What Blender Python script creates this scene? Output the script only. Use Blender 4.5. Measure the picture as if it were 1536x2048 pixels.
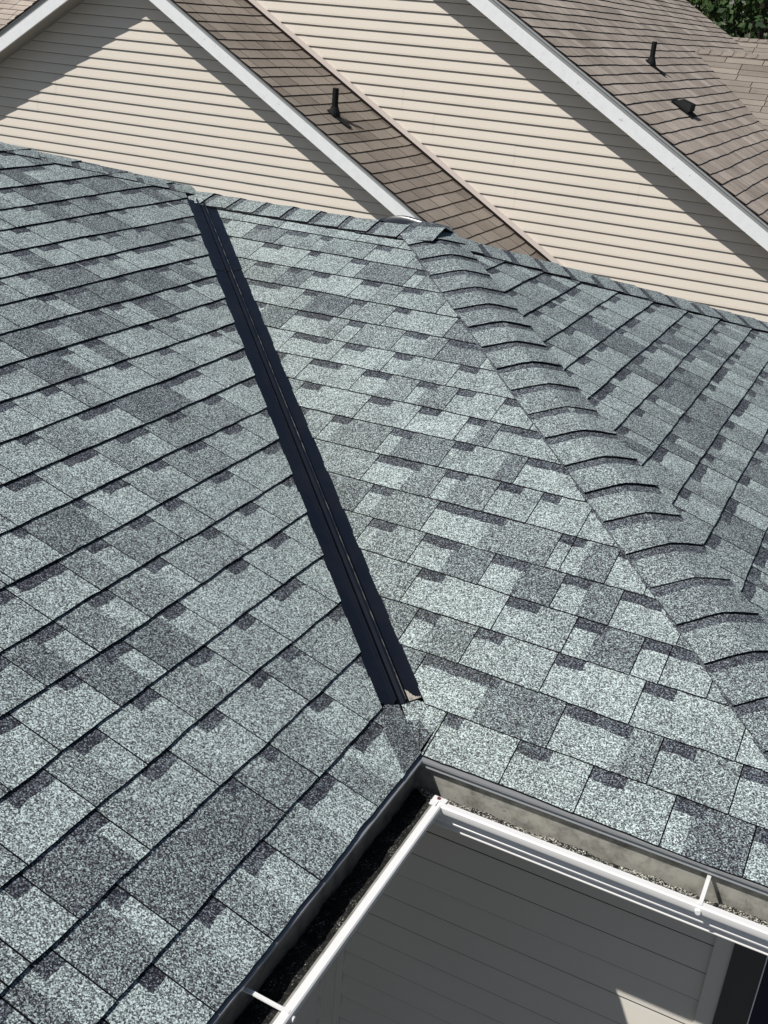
import bpy, bmesh, math, random
from math import sin, cos, tan, radians, pi, sqrt
from mathutils import Vector, Matrix
for o in list(bpy.data.objects): bpy.data.objects.remove(o)
S = bpy.context.scene
COL = S.collection

# ---------------------------------------------------------------- camera, sky, sun, exposure
cam = bpy.data.cameras.new('camera'); co = bpy.data.objects.new('camera', cam); COL.objects.link(co)
co.matrix_world = (Matrix.Translation((0.77022, -1.98422, 1.60203)) @ Matrix.Rotation(0.43342, 4, 'Z')
                   @ Matrix.Rotation(1.14143, 4, 'X') @ Matrix.Rotation(0.08317, 4, 'Z'))
cam.sensor_fit = 'VERTICAL'; cam.sensor_height = 36; cam.lens = 36*2169.8/2048
cam.clip_start = 0.05; cam.clip_end = 2000
S.camera = co
S.render.resolution_x = 768; S.render.resolution_y = 1024

SD = Vector((0.80, 1.0, -1.60)).normalized()       # the way the sun's light travels
elev = math.asin(-SD.z)
w = bpy.data.worlds.new('World'); S.world = w; w.use_nodes = True
nt = w.node_tree; bg = nt.nodes['Background']
sky = nt.nodes.new('ShaderNodeTexSky'); sky.sky_type = 'NISHITA'; sky.sun_disc = False
sky.sun_elevation = elev; sky.sun_rotation = math.atan2(-SD.x, -SD.y)
nt.links.new(sky.outputs[0], bg.inputs[0]); bg.inputs[1].default_value = 0.05
sl = bpy.data.lights.new('sun', 'SUN'); sl.energy = 4.6; sl.angle = radians(0.5); sl.color = (1, 0.975, 0.93)
so = bpy.data.objects.new('sun', sl); COL.objects.link(so); so.rotation_euler = SD.to_track_quat('-Z', 'Y').to_euler()
S.view_settings.view_transform = 'Standard'; S.view_settings.look = 'None'
S.view_settings.exposure = 0.0; S.view_settings.gamma = 1

# ---------------------------------------------------------------- materials
def mat(name, base=(.5, .5, .5), rough=.7, metal=0, spec=.5):
    m = bpy.data.materials.new(name); m.use_nodes = True
    b = m.node_tree.nodes['Principled BSDF']
    b.inputs['Base Color'].default_value = (*base, 1); b.inputs['Roughness'].default_value = rough
    b.inputs['Metallic'].default_value = metal; b.inputs['Specular IOR Level'].default_value = spec
    return m, m.node_tree, b
def N(t, k, **kw):
    n = t.nodes.new('ShaderNode'+k)
    for a, b in kw.items(): setattr(n, a, b)
    return n
def math_(t, op, a, b=None, clamp=False):
    n = N(t, 'Math', operation=op); n.use_clamp = clamp
    for i, v in enumerate((a, b)):
        if v is None: continue
        if isinstance(v, (int, float)): n.inputs[i].default_value = v
        else: t.links.new(v, n.inputs[i])
    return n.outputs[0]
def ramp(t, fac, stops, interp='LINEAR'):
    r = N(t, 'ValToRGB'); r.color_ramp.interpolation = interp
    e = r.color_ramp.elements
    while len(e) < len(stops): e.new(.5)
    for q, (p, c) in zip(e, stops): q.position = p; q.color = (*c, 1)
    t.links.new(fac, r.inputs[0]); return r.outputs[0]
def noise(t, scale, detail=2, rough=.5, vec=None, dist=0):
    n = N(t, 'TexNoise'); n.inputs['Scale'].default_value = scale; n.inputs['Detail'].default_value = detail
    n.inputs['Roughness'].default_value = rough; n.inputs['Distortion'].default_value = dist
    if vec: t.links.new(vec, n.inputs['Vector'])
    return n.outputs['Fac']
def mix(t, f, a, b, mode='MIX'):
    n = N(t, 'Mix', data_type='RGBA', blend_type=mode)
    for i, v in ((0, f), (6, a), (7, b)):
        if isinstance(v, (int, float)): n.inputs[i].default_value = v
        elif isinstance(v, tuple): n.inputs[i].default_value = (*v, 1)
        else: t.links.new(v, n.inputs[i])
    return n.outputs[2]
def coords(t): return N(t, 'TexCoord').outputs['Object']
def bump(t, b, h, strength=.3, dist=.002):
    n = N(t, 'Bump'); n.inputs['Strength'].default_value = strength; n.inputs['Distance'].default_value = dist
    t.links.new(h, n.inputs['Height']); t.links.new(n.outputs[0], b.inputs['Normal'])

def granule_mat():
    m, t, b = mat('grey_granule_shingle', rough=.92, spec=.25)
    c = coords(t)
    at = N(t, 'Attribute', attribute_name='tone'); sp = N(t, 'SeparateColor'); t.links.new(at.outputs['Color'], sp.inputs[0])
    tone, rnd = sp.outputs[0], sp.outputs[1]
    v = N(t, 'TexVoronoi'); v.inputs['Scale'].default_value = 400; t.links.new(c, v.inputs['Vector'])
    vs = N(t, 'SeparateColor'); t.links.new(v.outputs['Color'], vs.inputs[0])
    n2 = noise(t, 260, 2, .7, c); n3 = noise(t, 9, 2, .5, c)
    val = math_(t, 'ADD', math_(t, 'MULTIPLY', vs.outputs[0], .78), math_(t, 'MULTIPLY', math_(t, 'SUBTRACT', n2, .5), 1.1))
    val = math_(t, 'ADD', val, math_(t, 'MULTIPLY', math_(t, 'SUBTRACT', n3, .5), .22))
    val = math_(t, 'ADD', val, math_(t, 'MULTIPLY', math_(t, 'SUBTRACT', tone, .5), .50))
    val = math_(t, 'ADD', val, .052, True)
    col = ramp(t, val, [(0, (.012, .012, .016)), (.22, (.04, .041, .05)), (.42, (.125, .135, .142)), (.6, (.25, .295, .295)), (.8, (.48, .57, .56)), (1, (.72, .82, .80))])
    # purple cast of the dark blend, green-white cast of the light one
    col = mix(t, math_(t, 'MULTIPLY', math_(t, 'SUBTRACT', .55, tone, True), 1.1, True), col, (.88, .90, 1.06), 'MULTIPLY')
    # algae / pollen specks along the valley
    sx = N(t, 'SeparateXYZ'); t.links.new(c, sx.inputs[0])
    d = math_(t, 'ABSOLUTE', math_(t, 'SUBTRACT', math_(t, 'ADD', sx.outputs[0], sx.outputs[1]), .12))
    near = math_(t, 'SUBTRACT', 1, math_(t, 'MULTIPLY', d, 2.2), True)
    spk = math_(t, 'MULTIPLY', math_(t, 'GREATER_THAN', vs.outputs[1], .72), near)
    col = mix(t, math_(t, 'MULTIPLY', spk, .14), col, (.34, .35, .14))
    t.links.new(col, b.inputs['Base Color']); bump(t, b, vs.outputs[0], .5, .0012)
    return m
def brown_mat(name, dark, light, streak):
    m, t, b = mat(name, rough=.95, spec=.2); c = coords(t)
    at = N(t, 'Attribute', attribute_name='tone'); sp = N(t, 'SeparateColor'); t.links.new(at.outputs['Color'], sp.inputs[0])
    n1 = noise(t, 60, 4, .75, c); n2 = noise(t, 1.6, 3, .6, c)
    mp = N(t, 'Mapping'); t.links.new(c, mp.inputs[0]); mp.inputs['Scale'].default_value = (1.2, 16, 1.2)
    n3 = noise(t, 1.0, 3, .6, mp.outputs[0])
    v = math_(t, 'ADD', math_(t, 'MULTIPLY', sp.outputs[0], .45), math_(t, 'MULTIPLY', math_(t, 'SUBTRACT', n1, .5), .9))
    v = math_(t, 'ADD', v, math_(t, 'MULTIPLY', math_(t, 'SUBTRACT', n2, .5), .8))
    v = math_(t, 'ADD', v, math_(t, 'MULTIPLY', math_(t, 'SUBTRACT', n3, .5), streak))
    v = math_(t, 'ADD', v, .28, True)
    col = ramp(t, v, [(0, dark), (1, light)])
    t.links.new(col, b.inputs['Base Color']); return m
def dirty(name, base, dirt, amount, scale, rough=.5, metal=0, spots=0):
    m, t, b = mat(name, base, rough, metal); c = coords(t)
    f = ramp(t, noise(t, scale, 5, .65, c), [(.45, (0, 0, 0)), (.75, (1, 1, 1))])
    col = mix(t, math_(t, 'MULTIPLY', f, amount), base, dirt)
    if spots:
        g = math_(t, 'GREATER_THAN', noise(t, spots, 2, .6, c), .70)
        col = mix(t, math_(t, 'MULTIPLY', g, .45), col, dirt)
    t.links.new(col, b.inputs['Base Color']); return m
M_GR = granule_mat()
M_EDGE = mat('asphalt_edge', (.006, .006, .008), .8, 0, .2)[0]
M_DECK = mat('black_underlay', (.008, .008, .01), .9, 0, .1)[0]
M_BR1 = brown_mat('brown_shingle', (.115, .096, .08), (.36, .31, .262), .25)
M_BR2 = brown_mat('taupe_shingle', (.21, .172, .144), (.57, .495, .425), .75)
M_BR3 = brown_mat('pale_taupe_shingle', (.14, .116, .098), (.34, .295, .25), .4)
M_BREDGE = mat('brown_shingle_edge', (.02, .014, .011), .9, 0, .1)[0]
M_SID = dirty('cream_vinyl', (.715, .652, .565), (.67, .605, .52), .5, 1.5, .42)
M_GRAYSID = dirty('cream_vinyl_wall', (.72, .68, .61), (.66, .62, .55), .5, 1.5, .42)
M_LAPSHADE = mat('painted_lap_shade', (.10, .085, .07), .8, 0, .1)[0]  # shade line under each siding lap, painted as a dark brown strip
M_TRIM = mat('pinkish_trim', (.68, .60, .55), .45)[0]
M_FASC = dirty('white_fascia', (.86, .87, .87), (.42, .43, .44), .16, 14, .38, 0, 22)
M_GUT = mat('white_gutter_enamel', (.80, .79, .77), .35)[0]
M_GUTIN = dirty('stained_gutter_metal', (.55, .535, .48), (.17, .165, .145), .95, 24, .34, .4, 60)
M_DRIP = mat('grey_drip_edge', (.33, .34, .35), .28, .35)[0]
M_ALU = mat('pale_drip_metal', (.42, .43, .43), .4, .3)[0]
M_NAVY = dirty('navy_painted_metal', (.0055, .0075, .013), (.014, .015, .018), .5, 7, .27)
M_WORN_HILITE = dirty('worn_highlight_crease', (.02, .022, .026), (.30, .27, .21), .9, 22, .35, .3)  # beige wear on the rib tops, also painted in as their highlight lines
M_SEAL = dirty('beige_sealant', (.36, .33, .28), (.05, .05, .05), .9, 90, .8)
M_BLK = mat('black_plastic', (.008, .009, .009), .75, 0, .2)[0]
M_HOOD = mat('glossy_dark_hood', (.022, .026, .034), .22, 0, .6)[0]
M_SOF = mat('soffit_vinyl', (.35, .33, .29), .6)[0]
M_FRAME = mat('charcoal_frame', (.06, .063, .06), .5)[0]
M_GLASS = mat('dark_glass', (.006, .012, .034), .25, 0, .3)[0]
M_RUST = mat('red_screw', (.16, .04, .035), .6)[0]
M_BLUE = mat('blue_grey_siding', (.22, .25, .32), .5)[0]
def debris_mat(gain=0):
    m, t, b = mat('granule_debris', rough=.9, spec=.3); c = coords(t)
    v = N(t, 'TexVoronoi'); v.inputs['Scale'].default_value = 380; t.links.new(c, v.inputs['Vector'])
    vs = N(t, 'SeparateColor'); t.links.new(v.outputs['Color'], vs.inputs[0])
    f = math_(t, 'ADD', math_(t, 'MULTIPLY', vs.outputs[0], .8), math_(t, 'MULTIPLY', math_(t, 'SUBTRACT', noise(t, 25, 3, .6, c), .5), .6), True)
    f = math_(t, 'ADD', f, gain, True)
    t.links.new(ramp(t, f, [(0, (.004, .004, .004)), (.48, (.014, .014, .013)), (.62, (.06, .058, .05)), (.8, (.42, .41, .36)), (1, (.7, .68, .6))]), b.inputs['Base Color'])
    bump(t, b, vs.outputs[0], 1, .003); return m
M_DEB = debris_mat(-.12); M_DEB2 = debris_mat(.2)
def leaf_mat():
    m, t, b = mat('leaf', rough=.6, spec=.3)
    at = N(t, 'Attribute', attribute_name='tone'); sp = N(t, 'SeparateColor'); t.links.new(at.outputs['Color'], sp.inputs[0])
    t.links.new(ramp(t, sp.outputs[0], [(0, (.010, .028, .007)), (.5, (.028, .062, .013)), (1, (.085, .125, .025))]), b.inputs['Base Color'])
    return m
M_LEAF = leaf_mat(); M_BARK = dirty('bark', (.10, .075, .055), (.05, .04, .03), .8, 6, .9)
def grass_mat():
    m, t, b = mat('lawn', rough=.95); c = coords(t)
    t.links.new(ramp(t, noise(t, 3, 6, .7, c), [(.3, (.03, .055, .015)), (.7, (.08, .12, .035))]), b.inputs['Base Color']); return m
M_GRASS = dirty('dark_asphalt_ground', (.10, .098, .094), (.07, .07, .065), .8, .6, .95)

# ---------------------------------------------------------------- mesh builder
class MB:
    def __init__(s): s.v = []; s.f = []; s.m = []; s.t = []
    def face(s, pts, mi=0, tone=(.5, .5)):
        b = len(s.v); s.v += [tuple(p) for p in pts]; s.f.append(tuple(range(b, b+len(pts)))); s.m.append(mi); s.t.append(tone)
    def box(s, lo, hi, mi=0):
        x0, y0, z0 = lo; x1, y1, z1 = hi
        P = [(x0,y0,z0),(x1,y0,z0),(x1,y1,z0),(x0,y1,z0),(x0,y0,z1),(x1,y0,z1),(x1,y1,z1),(x0,y1,z1)]
        for q in ((0,3,2,1),(4,5,6,7),(0,1,5,4),(1,2,6,5),(2,3,7,6),(3,0,4,7)): s.face([P[i] for i in q], mi)
    def grid(s, rows, mi=0, closed=False, tone=(.5, .5)):
        for a, b in zip(rows[:-1], rows[1:]):
            n = len(a)
            for i in range(n if closed else n-1):
                j = (i+1) % n; s.face([a[i], a[j], b[j], b[i]], mi, tone)
    def tube(s, p0, p1, r0, r1=None, seg=14, mi=0, cap=True):
        r1 = r0 if r1 is None else r1; p0 = Vector(p0); p1 = Vector(p1); d = (p1-p0).normalized()
        a = d.orthogonal().normalized(); b = d.cross(a)
        R = [[p+(a*cos(2*pi*k/seg)+b*sin(2*pi*k/seg))*r for k in range(seg)] for p, r in ((p0, r0), (p1, r1))]
        s.grid(R, mi, True)
        if cap: s.face(R[0][::-1], mi); s.face(R[1], mi)
    def build(s, name, mats, parent=None, smooth=False, tone=False, weld=False, **kw):
        me = bpy.data.meshes.new(name); me.from_pydata(s.v, [], s.f)
        for m in (mats if isinstance(mats, (list, tuple)) else [mats]): me.materials.append(m)
        me.polygons.foreach_set('material_index', s.m)
        if tone:
            a = me.attributes.new('tone', 'FLOAT_COLOR', 'FACE')
            a.data.foreach_set('color', [x for t in s.t for x in (t[0], t[1], 0, 1)])
        if smooth or weld:
            bm = bmesh.new(); bm.from_mesh(me); bmesh.ops.remove_doubles(bm, verts=bm.verts, dist=1e-5)
            bmesh.ops.recalc_face_normals(bm, faces=bm.faces)
            bm.to_mesh(me); bm.free()
        if smooth:
            me.polygons.foreach_set('use_smooth', [True]*len(me.polygons))
            try: me.set_sharp_from_angle(angle=radians(35))
            except Exception: pass
        me.update()
        o = bpy.data.objects.new(name, me); COL.objects.link(o)
        if parent: o.parent = parent
        for k, v in kw.items(): o[k] = v
        return o
def empty(name, loc, **kw):
    o = bpy.data.objects.new(name, None); COL.objects.link(o); o.location = loc; o.empty_display_size = .2
    for k, v in kw.items(): o[k] = v
    return o
def under(o, root):        # keep world place when parented to a root that stands elsewhere
    o.parent = root; o.matrix_parent_inverse = Matrix.Translation(root.location).inverted(); return o

def clip(poly, hps):
    for nx, ny, c in hps:
        out = []
        for i in range(len(poly)):
            p, q = poly[i], poly[(i+1) % len(poly)]
            dp = nx*p[0]+ny*p[1]-c; dq = nx*q[0]+ny*q[1]-c
            if dp <= 0: out.append(p)
            if (dp < 0 < dq) or (dq < 0 < dp):
                k = dp/(dp-dq); out.append((p[0]+(q[0]-p[0])*k, p[1]+(q[1]-p[1])*k))
        poly = out
        if len(poly) < 3: return []
    return poly
def area(p): return abs(sum(p[i][0]*p[(i+1) % len(p)][1]-p[(i+1) % len(p)][0]*p[i][1] for i in range(len(p))))/2

# ---------------------------------------------------------------- grey roof geometry
TH = 0.31701; C_, S_ = cos(TH), sin(TH); T = S_/C_
E = 0.143; X10 = 1.2296; HD = 2.351; ZR = HD*T
class Frame:
    def __init__(s, O, A, U): s.O = Vector(O); s.A = Vector(A); s.U = Vector(U); s.N = s.A.cross(s.U).normalized(); s.N *= (1 if s.N.z > 0 else -1)
    def __call__(s, a, u, h=0): return s.O+s.A*a+s.U*u+s.N*h
FM = Frame((0,0,0), (1,0,0), (0,C_,S_))
FL = Frame((0,0,0), (0,1,0), (-C_,0,S_))
FR = Frame((X10,0,0), (0,1,0), (-C_,0,S_))

def tile(mb, F, poly, sn, e, t, tone, mi=0, me=1, base=-.004):
    # one laid piece: top face falling towards its upper end, with its black cut edges
    h = lambda p: t*(1-(p[1]-sn(p[0]))/(e*1.2))
    top = [F(p[0], p[1], h(p)) for p in poly]
    mb.face(top, mi, tone)
    n = len(poly)
    for i in range(n):
        p, q = poly[i], poly[(i+1) % n]
        lowp, lowq = (F(p[0], p[1], min(base, h(p)-.002)), F(q[0], q[1], min(base, h(q)-.002)))
        mb.face([top[i], lowp, lowq, top[(i+1) % n]], me, tone)

def wav(seed, amp=.0022):
    r = random.Random(seed); ph = [r.uniform(0, 6.3) for _ in range(4)]
    return lambda a: amp*(sin(a*3.1+ph[0])+.6*sin(a*8.3+ph[1])+.35*sin(a*21+ph[2])+.2*sin(a*47+ph[3]))

def course_tiles(mb, F, e, n, amin, amax, hps, sn, sn1, t, units, rng, band_dir=1, gap=.0030, band_h=.038):
    """units: list of (a0, a1, band_len, tone_under_band, split, tone_rest) in order along a"""
    def strip(a0, a1, lo, hi, tone, jit=True, tt=t):
        m = max(1, int((a1-a0)/.028)); pts = []
        for k in range(m+1):
            a = a0+(a1-a0)*k/m; pts.append((a, lo(a)+(rng.uniform(-.0011, .0011) if jit else 0)))
        for k in range(m+1):
            a = a1-(a1-a0)*k/m; pts.append((a, hi(a)))
        pl = clip(pts, hps)
        if len(pl) >= 3 and area(pl) > 2e-6: tile(mb, F, pl, sn, e, tt, (tone, rng.random()))
    for (a0, a1, bl, tn1, sp, tn2) in units:
        if a1 < amin or a0 > amax: continue
        tt = t+rng.uniform(-.0006, .0010)
        up = lambda a: sn1(a)+.02
        bb = lambda a: sn1(a)-band_h+.003*sin(a*70+n)
        a0g = a0+gap/2; a1g = a1-gap/2
        if band_dir > 0: b0, b1 = a0g, min(a0g+bl, a1g)
        else: b0, b1 = max(a1g-bl, a0g), a1g
        cuts = sorted(set([a0g, a1g, b0, b1]+([sp] if a0g < sp < a1g else [])))
        for c0, c1 in zip(cuts[:-1], cuts[1:]):
            if c1-c0 < .003: continue
            mid = (c0+c1)/2
            near = (mid < sp) if band_dir > 0 else (mid > sp)
            tn = .20+.71*(tn1 if near else tn2)
            if b0-1e-6 <= mid <= b1+1e-6:
                strip(c0, c1, sn, bb, tn, True, tt); strip(c0, c1, bb, up, .03+rng.uniform(-.03, .06), False, tt-.0004)
            else: strip(c0, c1, sn, up, tn, True, tt)

TONES = [.86, .80, .74, .62, .55, .30, .20]
def rand_units(amin, amax, rng):
    out = []; a = amin-rng.uniform(0, .2)
    while a < amax:
        W = rng.choice([.11, .15, .17, .19, .21, .24, .28])*rng.uniform(.92, 1.08)
        bl = min(W, rng.choice([.05, .065, .07, .08, .10, .14])*rng.uniform(.9, 1.1))
        t1 = rng.choice([.86, .84, .8, .76, .70, .58]); sp = 99
        if rng.random() < .6 and W-bl > .03:
            t2 = rng.choice([.62, .55, .5, .28, .22, .18, .72]); sp = bl*rng.uniform(.95, 1.1)
        else: t2 = t1
        if rng.random() < .12: t1 = .32; t2 = .32 if rng.random() < .5 else .8
        out.append([a, a+W, bl, t1, sp, t2]); a += W
    return out

def shingle_slope(name, F, nmax, amin, amax, hps, lineparm, seed, t, bdir, parent, label=None, custom=None, deck=None, row_hps={}, gap=.003):
    mb = MB(); rng = random.Random(seed)
    def snf(n):
        m, d = lineparm(n); wv = wav(seed*100+n)
        return lambda a: n*E+d+m*max(min(a, amax), amin)+wv(a)
    for n in range(nmax):
        sn, sn1 = snf(n), snf(n+1)
        U = rand_units(amin, amax, rng)
        if custom and n in custom:
            c0, c1 = custom[n][0][0], custom[n][-1][1]
            lo = [list(q) for q in U if q[0] < c0]; hi = [list(q) for q in U if q[1] > c1]
            if hi and hi[0][1]-c1 < .05: hi = hi[1:]
            if lo: lo[-1][1] = c0; lo[-1][2] = min(lo[-1][2], lo[-1][1]-lo[-1][0])
            if hi: hi[0][0] = c1; hi[0][2] = min(hi[0][2], hi[0][1]-hi[0][0])
            U = lo+list(custom[n])+hi
        us = []
        for u in U:
            a0, a1, bl, t1, sp, t2 = u
            if sp > 50: spa = 99 if bdir > 0 else -99
            else: spa = a0+sp if bdir > 0 else a1-sp
            us.append((a0, a1, bl, t1, spa, t2))
        course_tiles(mb, F, E, n, amin, amax, row_hps.get(n, hps), sn, sn1, t, us, rng, bdir, gap)
    if deck: mb.face([F(a, s_, -.007) for a, s_ in deck], 1)
    kw = {'label': label} if label else {}
    return mb.build(name, [M_GR, M_EDGE], parent, tone=True, **kw)

house = empty('house', (0, 0, 0), label='near house with grey architectural shingles, a navy metal valley and white gutters', category='house')

PM = {0: (-.0173,.0011), 1: (-.0174,.0003), 2: (-.0201,.0079), 3: (-.0023,.0041), 4: (-.01,.0052), 5: (-.01,.0011), 6: (.0128,.0149),
      7: (.034,.026), 8: (.034,.0273), 9: (.028,.022), 10: (.0341,.0254), 11: (.0303,.0202), 12: (.027,.020), 13: (.022,.018), 14: (.0227,.0258), 15: (.0114,.0159), 16: (.0, -.006), 17: (0, -.005)}
PL = {0: (.0044,.0011), 1: (.0007,-.0009), 2: (-.0026,-.0006), 3: (-.0005,.0004), 4: (-.001,-.0002), 5: (.0001,.0016), 6: (.0058,-.0045), 7: (.0012,-.0026),
      8: (-.0013,-.0014), 9: (-.0004,.0016), 10: (-.0044,.0015), 11: (-.0085,.0087), 12: (-.009,.0125), 13: (-.0041,.0083), 14: (-.0062,.0096), 15: (-.0025,.007), 16: (.0014,-.002), 17: (.004,-.006), 18: (.008,-.018)}
VC = .058*sqrt(2)
# middle slope: a = x
hpM = [(-1, -C_, -VC), (0, 1, HD/C_), (1, C_, X10)]
hpM0 = [(-1, 0, 0.004), (0, 1, HD/C_), (1, C_, X10)]
CM = {
 0: [(0.009, 0.203, 0.044, 0.8, 99, 0.8), (0.203, 0.386, 0.082, 0.8, 99, 0.8), (0.386, 0.582, 0.081, 0.8, 99, 0.8), (0.582, 0.761, 0.065, 0.85, 0.048, 0.2), (0.761, 0.874, 0.071, 0.8, 99, 0.8), (0.874, 1.017, 0.041, 0.6, 99, 0.6)],
 1: [(-0.23, -0.121, 0, 0.35, 99, 0.35), (-0.121, 0.267, 0.211, 0.85, 0.19, 0.3), (0.267, 0.511, 0.169, 0.85, 0.162, 0.5), (0.511, 0.698, 0.08, 0.8, 0.071, 0.5), (0.698, 0.825, 0.083, 0.75, 99, 0.75)],
 2: [(-0.361, -0.209, 0, 0.38, 99, 0.38), (-0.209, -0.032, 0.063, 0.8, 0.06, 0.4), (-0.032, 0.191, 0.074, 0.75, 99, 0.75), (0.191, 0.423, 0.074, 0.88, 99, 0.88), (0.423, 0.678, 0.077, 0.78, 99, 0.78)],
 3: [(-0.504, -0.27, 0, 0.55, 99, 0.55), (-0.27, 0.0, 0.075, 0.9, 99, 0.9), (0.0, 0.196, 0.09, 0.82, 0.074, 0.62), (0.196, 0.379, 0.076, 0.85, 0.064, 0.25), (0.379, 0.451, 0.073, 0.8, 99, 0.8), (0.451, 0.572, 0.085, 0.75, 99, 0.75)],
 4: [(-0.631, -0.498, 0, 0.5, 99, 0.5), (-0.498, -0.321, 0.081, 0.8, 0.041, 0.55), (-0.321, -0.1, 0.116, 0.85, 0.103, 0.3), (-0.1, 0.112, 0.104, 0.85, 0.096, 0.25), (0.112, 0.277, 0.075, 0.85, 0.073, 0.3), (0.277, 0.458, 0.112, 0.85, 99, 0.85)],
 5: [(-0.764, -0.569, 0, 0.32, 99, 0.32), (-0.569, -0.344, 0.071, 0.82, 0.052, 0.45), (-0.344, 0.045, 0.214, 0.85, 0.181, 0.5), (0.045, 0.087, 0.042, 0.8, 99, 0.8), (0.087, 0.219, 0.031, 0.8, 0.051, 0.3), (0.219, 0.329, 0.028, 0.8, 99, 0.8)],
 6: [(-0.915, -0.62, 0, 0.55, 99, 0.55), (-0.62, -0.385, 0.151, 0.85, 0.135, 0.45), (-0.385, -0.209, 0.069, 0.85, 0.049, 0.5), (-0.209, -0.07, 0.075, 0.72, 99, 0.72), (-0.07, 0.087, 0.057, 0.75, 99, 0.75), (0.087, 0.195, 0.04, 0.7, 99, 0.7)],
 7: [(-1.037, -0.859, 0.078, 0.55, 99, 0.55), (-0.859, -0.642, 0.064, 0.85, 0.045, 0.42), (-0.642, -0.421, 0.074, 0.85, 0.051, 0.38), (-0.421, -0.173, 0.069, 0.72, 0.181, 0.25), (-0.173, 0.057, 0.14, 0.85, 99, 0.85)],
 8: [(-1.182, -1.058, 0, 0.6, 99, 0.6), (-1.058, -0.796, 0.07, 0.78, 99, 0.78), (-0.796, -0.607, 0.082, 0.75, 99, 0.75), (-0.607, -0.433, 0.072, 0.9, 99, 0.9), (-0.433, -0.318, 0.062, 0.85, 0.057, 0.3), (-0.318, -0.088, 0.143, 0.72, 99, 0.72)],
 9: [(-1.329, -1.104, 0.117, 0.72, 99, 0.72), (-1.104, -0.889, 0.118, 0.8, 99, 0.8), (-0.889, -0.678, 0.102, 0.85, 0.1, 0.5), (-0.678, -0.531, 0.074, 0.85, 0.038, 0.5), (-0.531, -0.361, 0.063, 0.78, 99, 0.78), (-0.361, -0.225, 0.066, 0.8, 99, 0.8)],
}
CL = {
 0: [(-0.989, -0.856, 0.042, 0.8, 99, 0.8), (-0.856, -0.668, 0.061, 0.8, 0.085, 0.5), (-0.668, -0.488, 0.086, 0.85, 0.1, 0.5), (-0.488, -0.228, 0.12, 0.88, 0.131, 0.5), (-0.228, 0.003, 0.112, 0.88, 0.149, 0.5), (0.003, 0.158, 0.0, 0.24, 99, 0.24)],
 1: [(-1.069, -0.952, 0.048, 0.8, 0.071, 0.3), (-0.952, -0.775, 0.041, 0.85, 0.054, 0.4), (-0.775, -0.4, 0.041, 0.25, 99, 0.25), (-0.4, -0.259, 0.041, 0.4, 99, 0.4), (-0.259, -0.015, 0.069, 0.85, 0.097, 0.55), (-0.015, 0.26, 0.112, 0.7, 99, 0.7)],
 2: [(-0.997, -0.88, 0.042, 0.8, 99, 0.8), (-0.88, -0.675, 0.076, 0.85, 0.036, 0.22), (-0.675, -0.446, 0.091, 0.72, 0.138, 0.58), (-0.446, -0.266, 0.075, 0.82, 0.114, 0.7), (-0.266, -0.074, 0.061, 0.75, 99, 0.75), (-0.074, 0.065, 0.06, 0.5, 99, 0.5), (0.065, 0.442, 0.2, 0.6, 99, 0.6)],
 3: [(-0.86, -0.673, 0.106, 0.8, 99, 0.8), (-0.673, -0.513, 0.076, 0.8, 0.077, 0.5), (-0.513, -0.332, 0.069, 0.72, 99, 0.72), (-0.332, -0.118, 0.081, 0.8, 0.086, 0.5), (-0.118, 0.07, 0.064, 0.72, 99, 0.72), (0.07, 0.303, 0.12, 0.8, 99, 0.8), (0.303, 0.594, 0.149, 0.78, 99, 0.78)],
 4: [(-0.761, -0.618, 0.051, 0.8, 99, 0.8), (-0.618, -0.431, 0.049, 0.8, 99, 0.8), (-0.431, -0.262, 0.088, 0.85, 0.057, 0.25), (-0.262, -0.045, 0.073, 0.82, 0.081, 0.28), (-0.045, 0.243, 0.074, 0.78, 99, 0.78), (0.243, 0.449, 0.088, 0.75, 99, 0.75), (0.449, 0.776, 0.125, 0.75, 99, 0.75)],
 5: [(-0.649, -0.508, 0.058, 0.7, 99, 0.7), (-0.508, -0.34, 0.081, 0.85, 0.076, 0.25), (-0.34, -0.153, 0.075, 0.85, 0.07, 0.5), (-0.153, 0.057, 0.067, 0.85, 0.079, 0.55), (0.057, 0.288, 0.06, 0.55, 99, 0.55), (0.288, 0.493, 0.079, 0.78, 99, 0.78), (0.493, 0.846, 0.184, 0.75, 99, 0.75)],
 6: [(-0.497, -0.345, 0.062, 0.7, 99, 0.7), (-0.345, -0.174, 0.147, 0.85, 99, 0.85), (-0.174, -0.014, 0.065, 0.85, 0.076, 0.5), (-0.014, 0.167, 0.076, 0.45, 99, 0.45), (0.167, 0.311, 0.073, 0.7, 99, 0.7), (0.311, 0.561, 0.091, 0.7, 99, 0.7), (0.561, 0.972, 0.216, 0.75, 99, 0.75)],
 7: [(-0.314, -0.149, 0.034, 0.8, 99, 0.8), (-0.149, 0.072, 0.037, 0.7, 0.047, 0.28), (0.072, 0.239, 0.085, 0.88, 99, 0.88), (0.239, 0.421, 0.072, 0.8, 0.082, 0.6), (0.421, 0.621, 0.09, 0.5, 99, 0.5), (0.621, 0.814, 0.085, 0.7, 99, 0.7), (0.814, 1.091, 0.143, 0.75, 99, 0.75)],
 8: [(-0.157, 0.047, 0.104, 0.8, 99, 0.8), (0.047, 0.282, 0.128, 0.85, 0.148, 0.72), (0.282, 0.507, 0.126, 0.85, 0.096, 0.5), (0.507, 0.691, 0.08, 0.5, 99, 0.5), (0.691, 0.901, 0.085, 0.5, 99, 0.5), (0.901, 1.245, 0.194, 0.8, 99, 0.8)],
 9: [(-0.002, 0.189, 0.066, 0.75, 99, 0.75), (0.189, 0.526, 0.156, 0.82, 0.177, 0.6), (0.526, 0.965, 0.208, 0.85, 0.187, 0.22), (0.965, 1.345, 0.195, 0.78, 99, 0.78)],
}

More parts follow.
